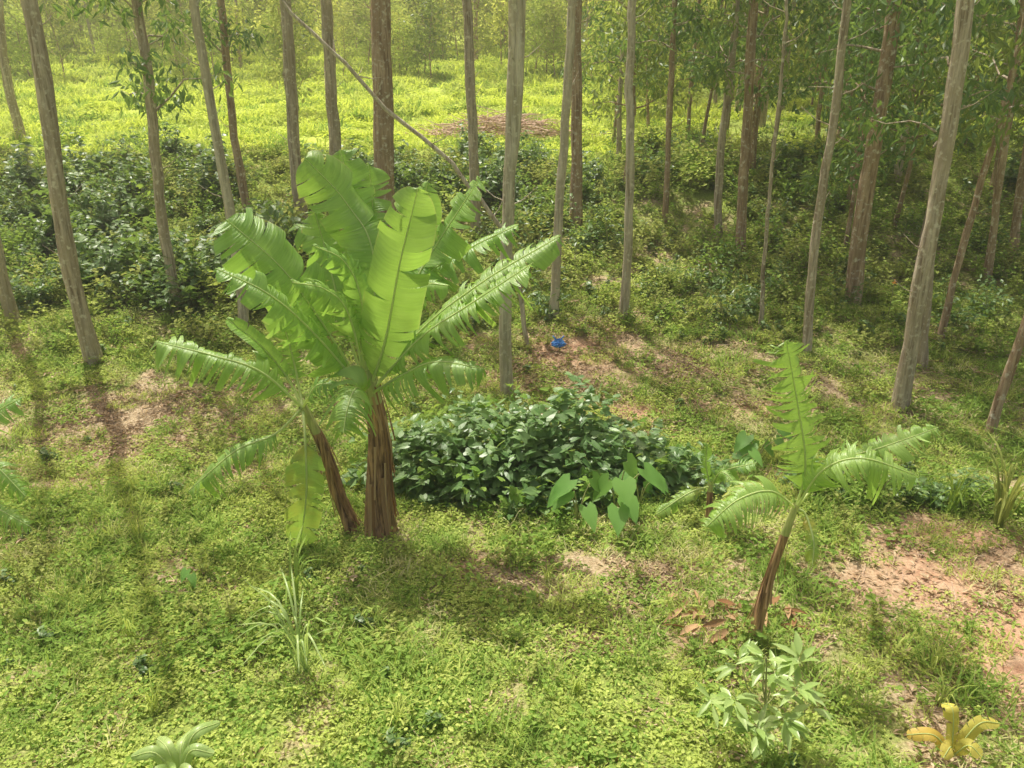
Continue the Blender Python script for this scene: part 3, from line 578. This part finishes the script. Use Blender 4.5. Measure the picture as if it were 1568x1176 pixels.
for a,L,z,rv in ((2.8,.38,.2,.9),(.3,.4,.33,.1),(1.7,.3,.42,.0),(4.0,.25,.18,.3),(5.3,.25,.2,.05)):
    e=np.array([math.cos(a)*L,math.sin(a)*L*.7,z]); banana_leaf(mb,[(0,0,.05),(e[0]*.45,e[1]*.45,z*.9+.06),e],.12,tear=.2,rib=.004,rndv=rv,t0=.1,mats=(0,1),drop=.2,rise=.1)
mb.obj('yellow_leaf_seedling',[M_yleaf,M_rib],(3.64,4.85,H1(3.64,4.85)))
mb=MB()
for a in np.linspace(0,5.6,8):
    L=U(.25,.4); z=U(.2,.42); e=np.array([math.cos(a)*L,math.sin(a)*L,z]); banana_leaf(mb,[(0,0,.02),(e[0]*.4,e[1]*.4,z*.9+.05),e],.11,tear=.05,rib=.005,t0=.15,mats=(0,1))
mb.obj('broadleaf_seedling',[M_sap,M_rib],(-2.65,4.6,H1(-2.65,4.6)))
mb=MB(); n=46; P=np.stack([U(1.6,2.9,n),U(6.2,6.9,n),0*np.ones(n)],-1); P[:,2]=hz(P[:,0],P[:,1])+U(.03,.12,n)
leaves(mb,TL,P,rdir(n,-.1,.3),nrm(np.array([0,-.1,1.])+.5*rng.normal(size=(n,3))),U(.12,.34,n),U(.04,.09,n),0,True); mb.obj('dry_leaf_pile',[M_husk])
mb=MB()
for k in range(420):
    x0=rng.normal()*1.5; y0=rng.normal()*.7; L=U(.5,1.6); d=rdir(1,-.15,.35)[0]*L; zz=max(0,.75-.25*abs(x0))*U(0,1); b=np.array([x0,y0,zz])
    tube(mb,[b,b+d*.5+rng.normal(size=3)*.05,b+d],[.02,.015,.008],4,0,cap=False)
mb.obj('brushwood_pile',[M_stick],(-.35,29.6,H1(-.35,29.6)+.15))
mb=MB(); a=np.linspace(0,2*np.pi,18,endpoint=False); rows=11; V=[]
for r in range(rows):
    t=r/(rows-1); rad=.11*math.sin(min(1,t*1.15+.05)*math.pi*.88)**.7+.012
    for q in a: k=rad*(1+.45*(rng.random()-.5)); V.append((k*math.cos(q)*1.1,k*math.sin(q)*.7,.02+.17*t+.03*rng.random()))
T=[]
for r in range(rows-1):
    for q in range(18): b0=r*18+q;b1=r*18+(q+1)%18; T+=[(b0,b1,b1+18),(b0,b1+18,b0+18)]
mb.add(V,T,0)
for s in (-1,1): tube(mb,spline([(s*.03,0,.17),(s*.08,0,.23),(s*.11,.02,.27),(s*.04,0,.2)],9),.009,5,0)
mb.obj('blue_plastic_bag',[M_bag],(.9,14.25,H1(.9,14.25)+.05))
mb=MB(); tube(mb,[(0,0,0),(.02,0,.4),(0,0,.75)],[.012,.01,.006],5,1); m=12
leaves(mb,TL,np.stack([0*U(0,1,m),0*U(0,1,m),U(.1,.6,m)],-1),rdir(m,0,.6),np.array([0,0,1.]),U(.2,.35,m),U(.07,.1,m),0,True)
m=7; leaves(mb,TL,np.tile([0,0,.75],(m,1))+rng.normal(size=(m,3))*.02,rdir(m,.0,1),np.array([0,-.3,1.]),.05,.025,2,True)
mb.obj('orange_canna_flower',[M_mid,M_twig,M_org],(7.9,15.6,H1(7.9,15.6)))
# ------------------------------------------------------------------ thin sunlit haze filling the whole valley
hm,nt=newmat('haze'); vs=nt.nodes.new('ShaderNodeVolumeScatter'); vs.inputs['Color'].default_value=(1,.98,.86,1); vs.inputs['Density'].default_value=.0019; vs.inputs['Anisotropy'].default_value=.3
ho=nt.nodes.new('ShaderNodeOutputMaterial'); nt.links.new(vs.outputs[0],ho.inputs['Volume'])
bx=np.array([(x,y,z) for x in (-110,110) for y in (-30,150) for z in (-6,24)],float)
mb=MB(); mb.add(bx,[(0,1,3),(0,3,2),(4,6,7),(4,7,5),(0,4,5),(0,5,1),(2,3,7),(2,7,6),(0,2,6),(0,6,4),(1,5,7),(1,7,3)]); mb.obj('haze',[hm])
# ------------------------------------------------------------------ light, sky, camera
EL,AZ=math.radians(65),math.radians(-30)
w=bpy.data.worlds.new("World"); scene.world=w; w.use_nodes=True; nt=w.node_tree; nt.nodes.clear()
sk=nt.nodes.new('ShaderNodeTexSky'); sk.sky_type='NISHITA'; sk.sun_disc=False; sk.sun_elevation=EL; sk.sun_rotation=AZ; sk.dust_density=8; sk.air_density=1.0; sk.ozone_density=.5
tint=mixc(nt,1.0,sk.outputs[0],(1.07,1.0,.9),'MULTIPLY')
bg=nt.nodes.new('ShaderNodeBackground'); bg.inputs[1].default_value=.15; ou=nt.nodes.new('ShaderNodeOutputWorld')
nt.links.new(tint,bg.inputs[0]); nt.links.new(bg.outputs[0],ou.inputs[0])
sl=bpy.data.lights.new('sun','SUN'); sl.energy=5; sl.angle=math.radians(.5); sl.color=(1,.96,.86); so=bpy.data.objects.new('sun',sl)
sd=Vector((math.sin(AZ)*math.cos(EL),math.cos(AZ)*math.cos(EL),math.sin(EL))); so.rotation_euler=sd.to_track_quat('Z','Y').to_euler(); so.location=(0,10,30); scene.collection.objects.link(so)
cd=bpy.data.cameras.new('camera'); cd.lens=27; cd.sensor_width=36; cd.clip_end=1000; cd.clip_start=.05
co=bpy.data.objects.new('camera',cd); co.location=(0,0,5.2); co.rotation_euler=(math.radians(90-20.8),0,0); scene.collection.objects.link(co); scene.camera=co
scene.view_settings.view_transform='Standard'; scene.view_settings.look='None'; scene.view_settings.exposure=0
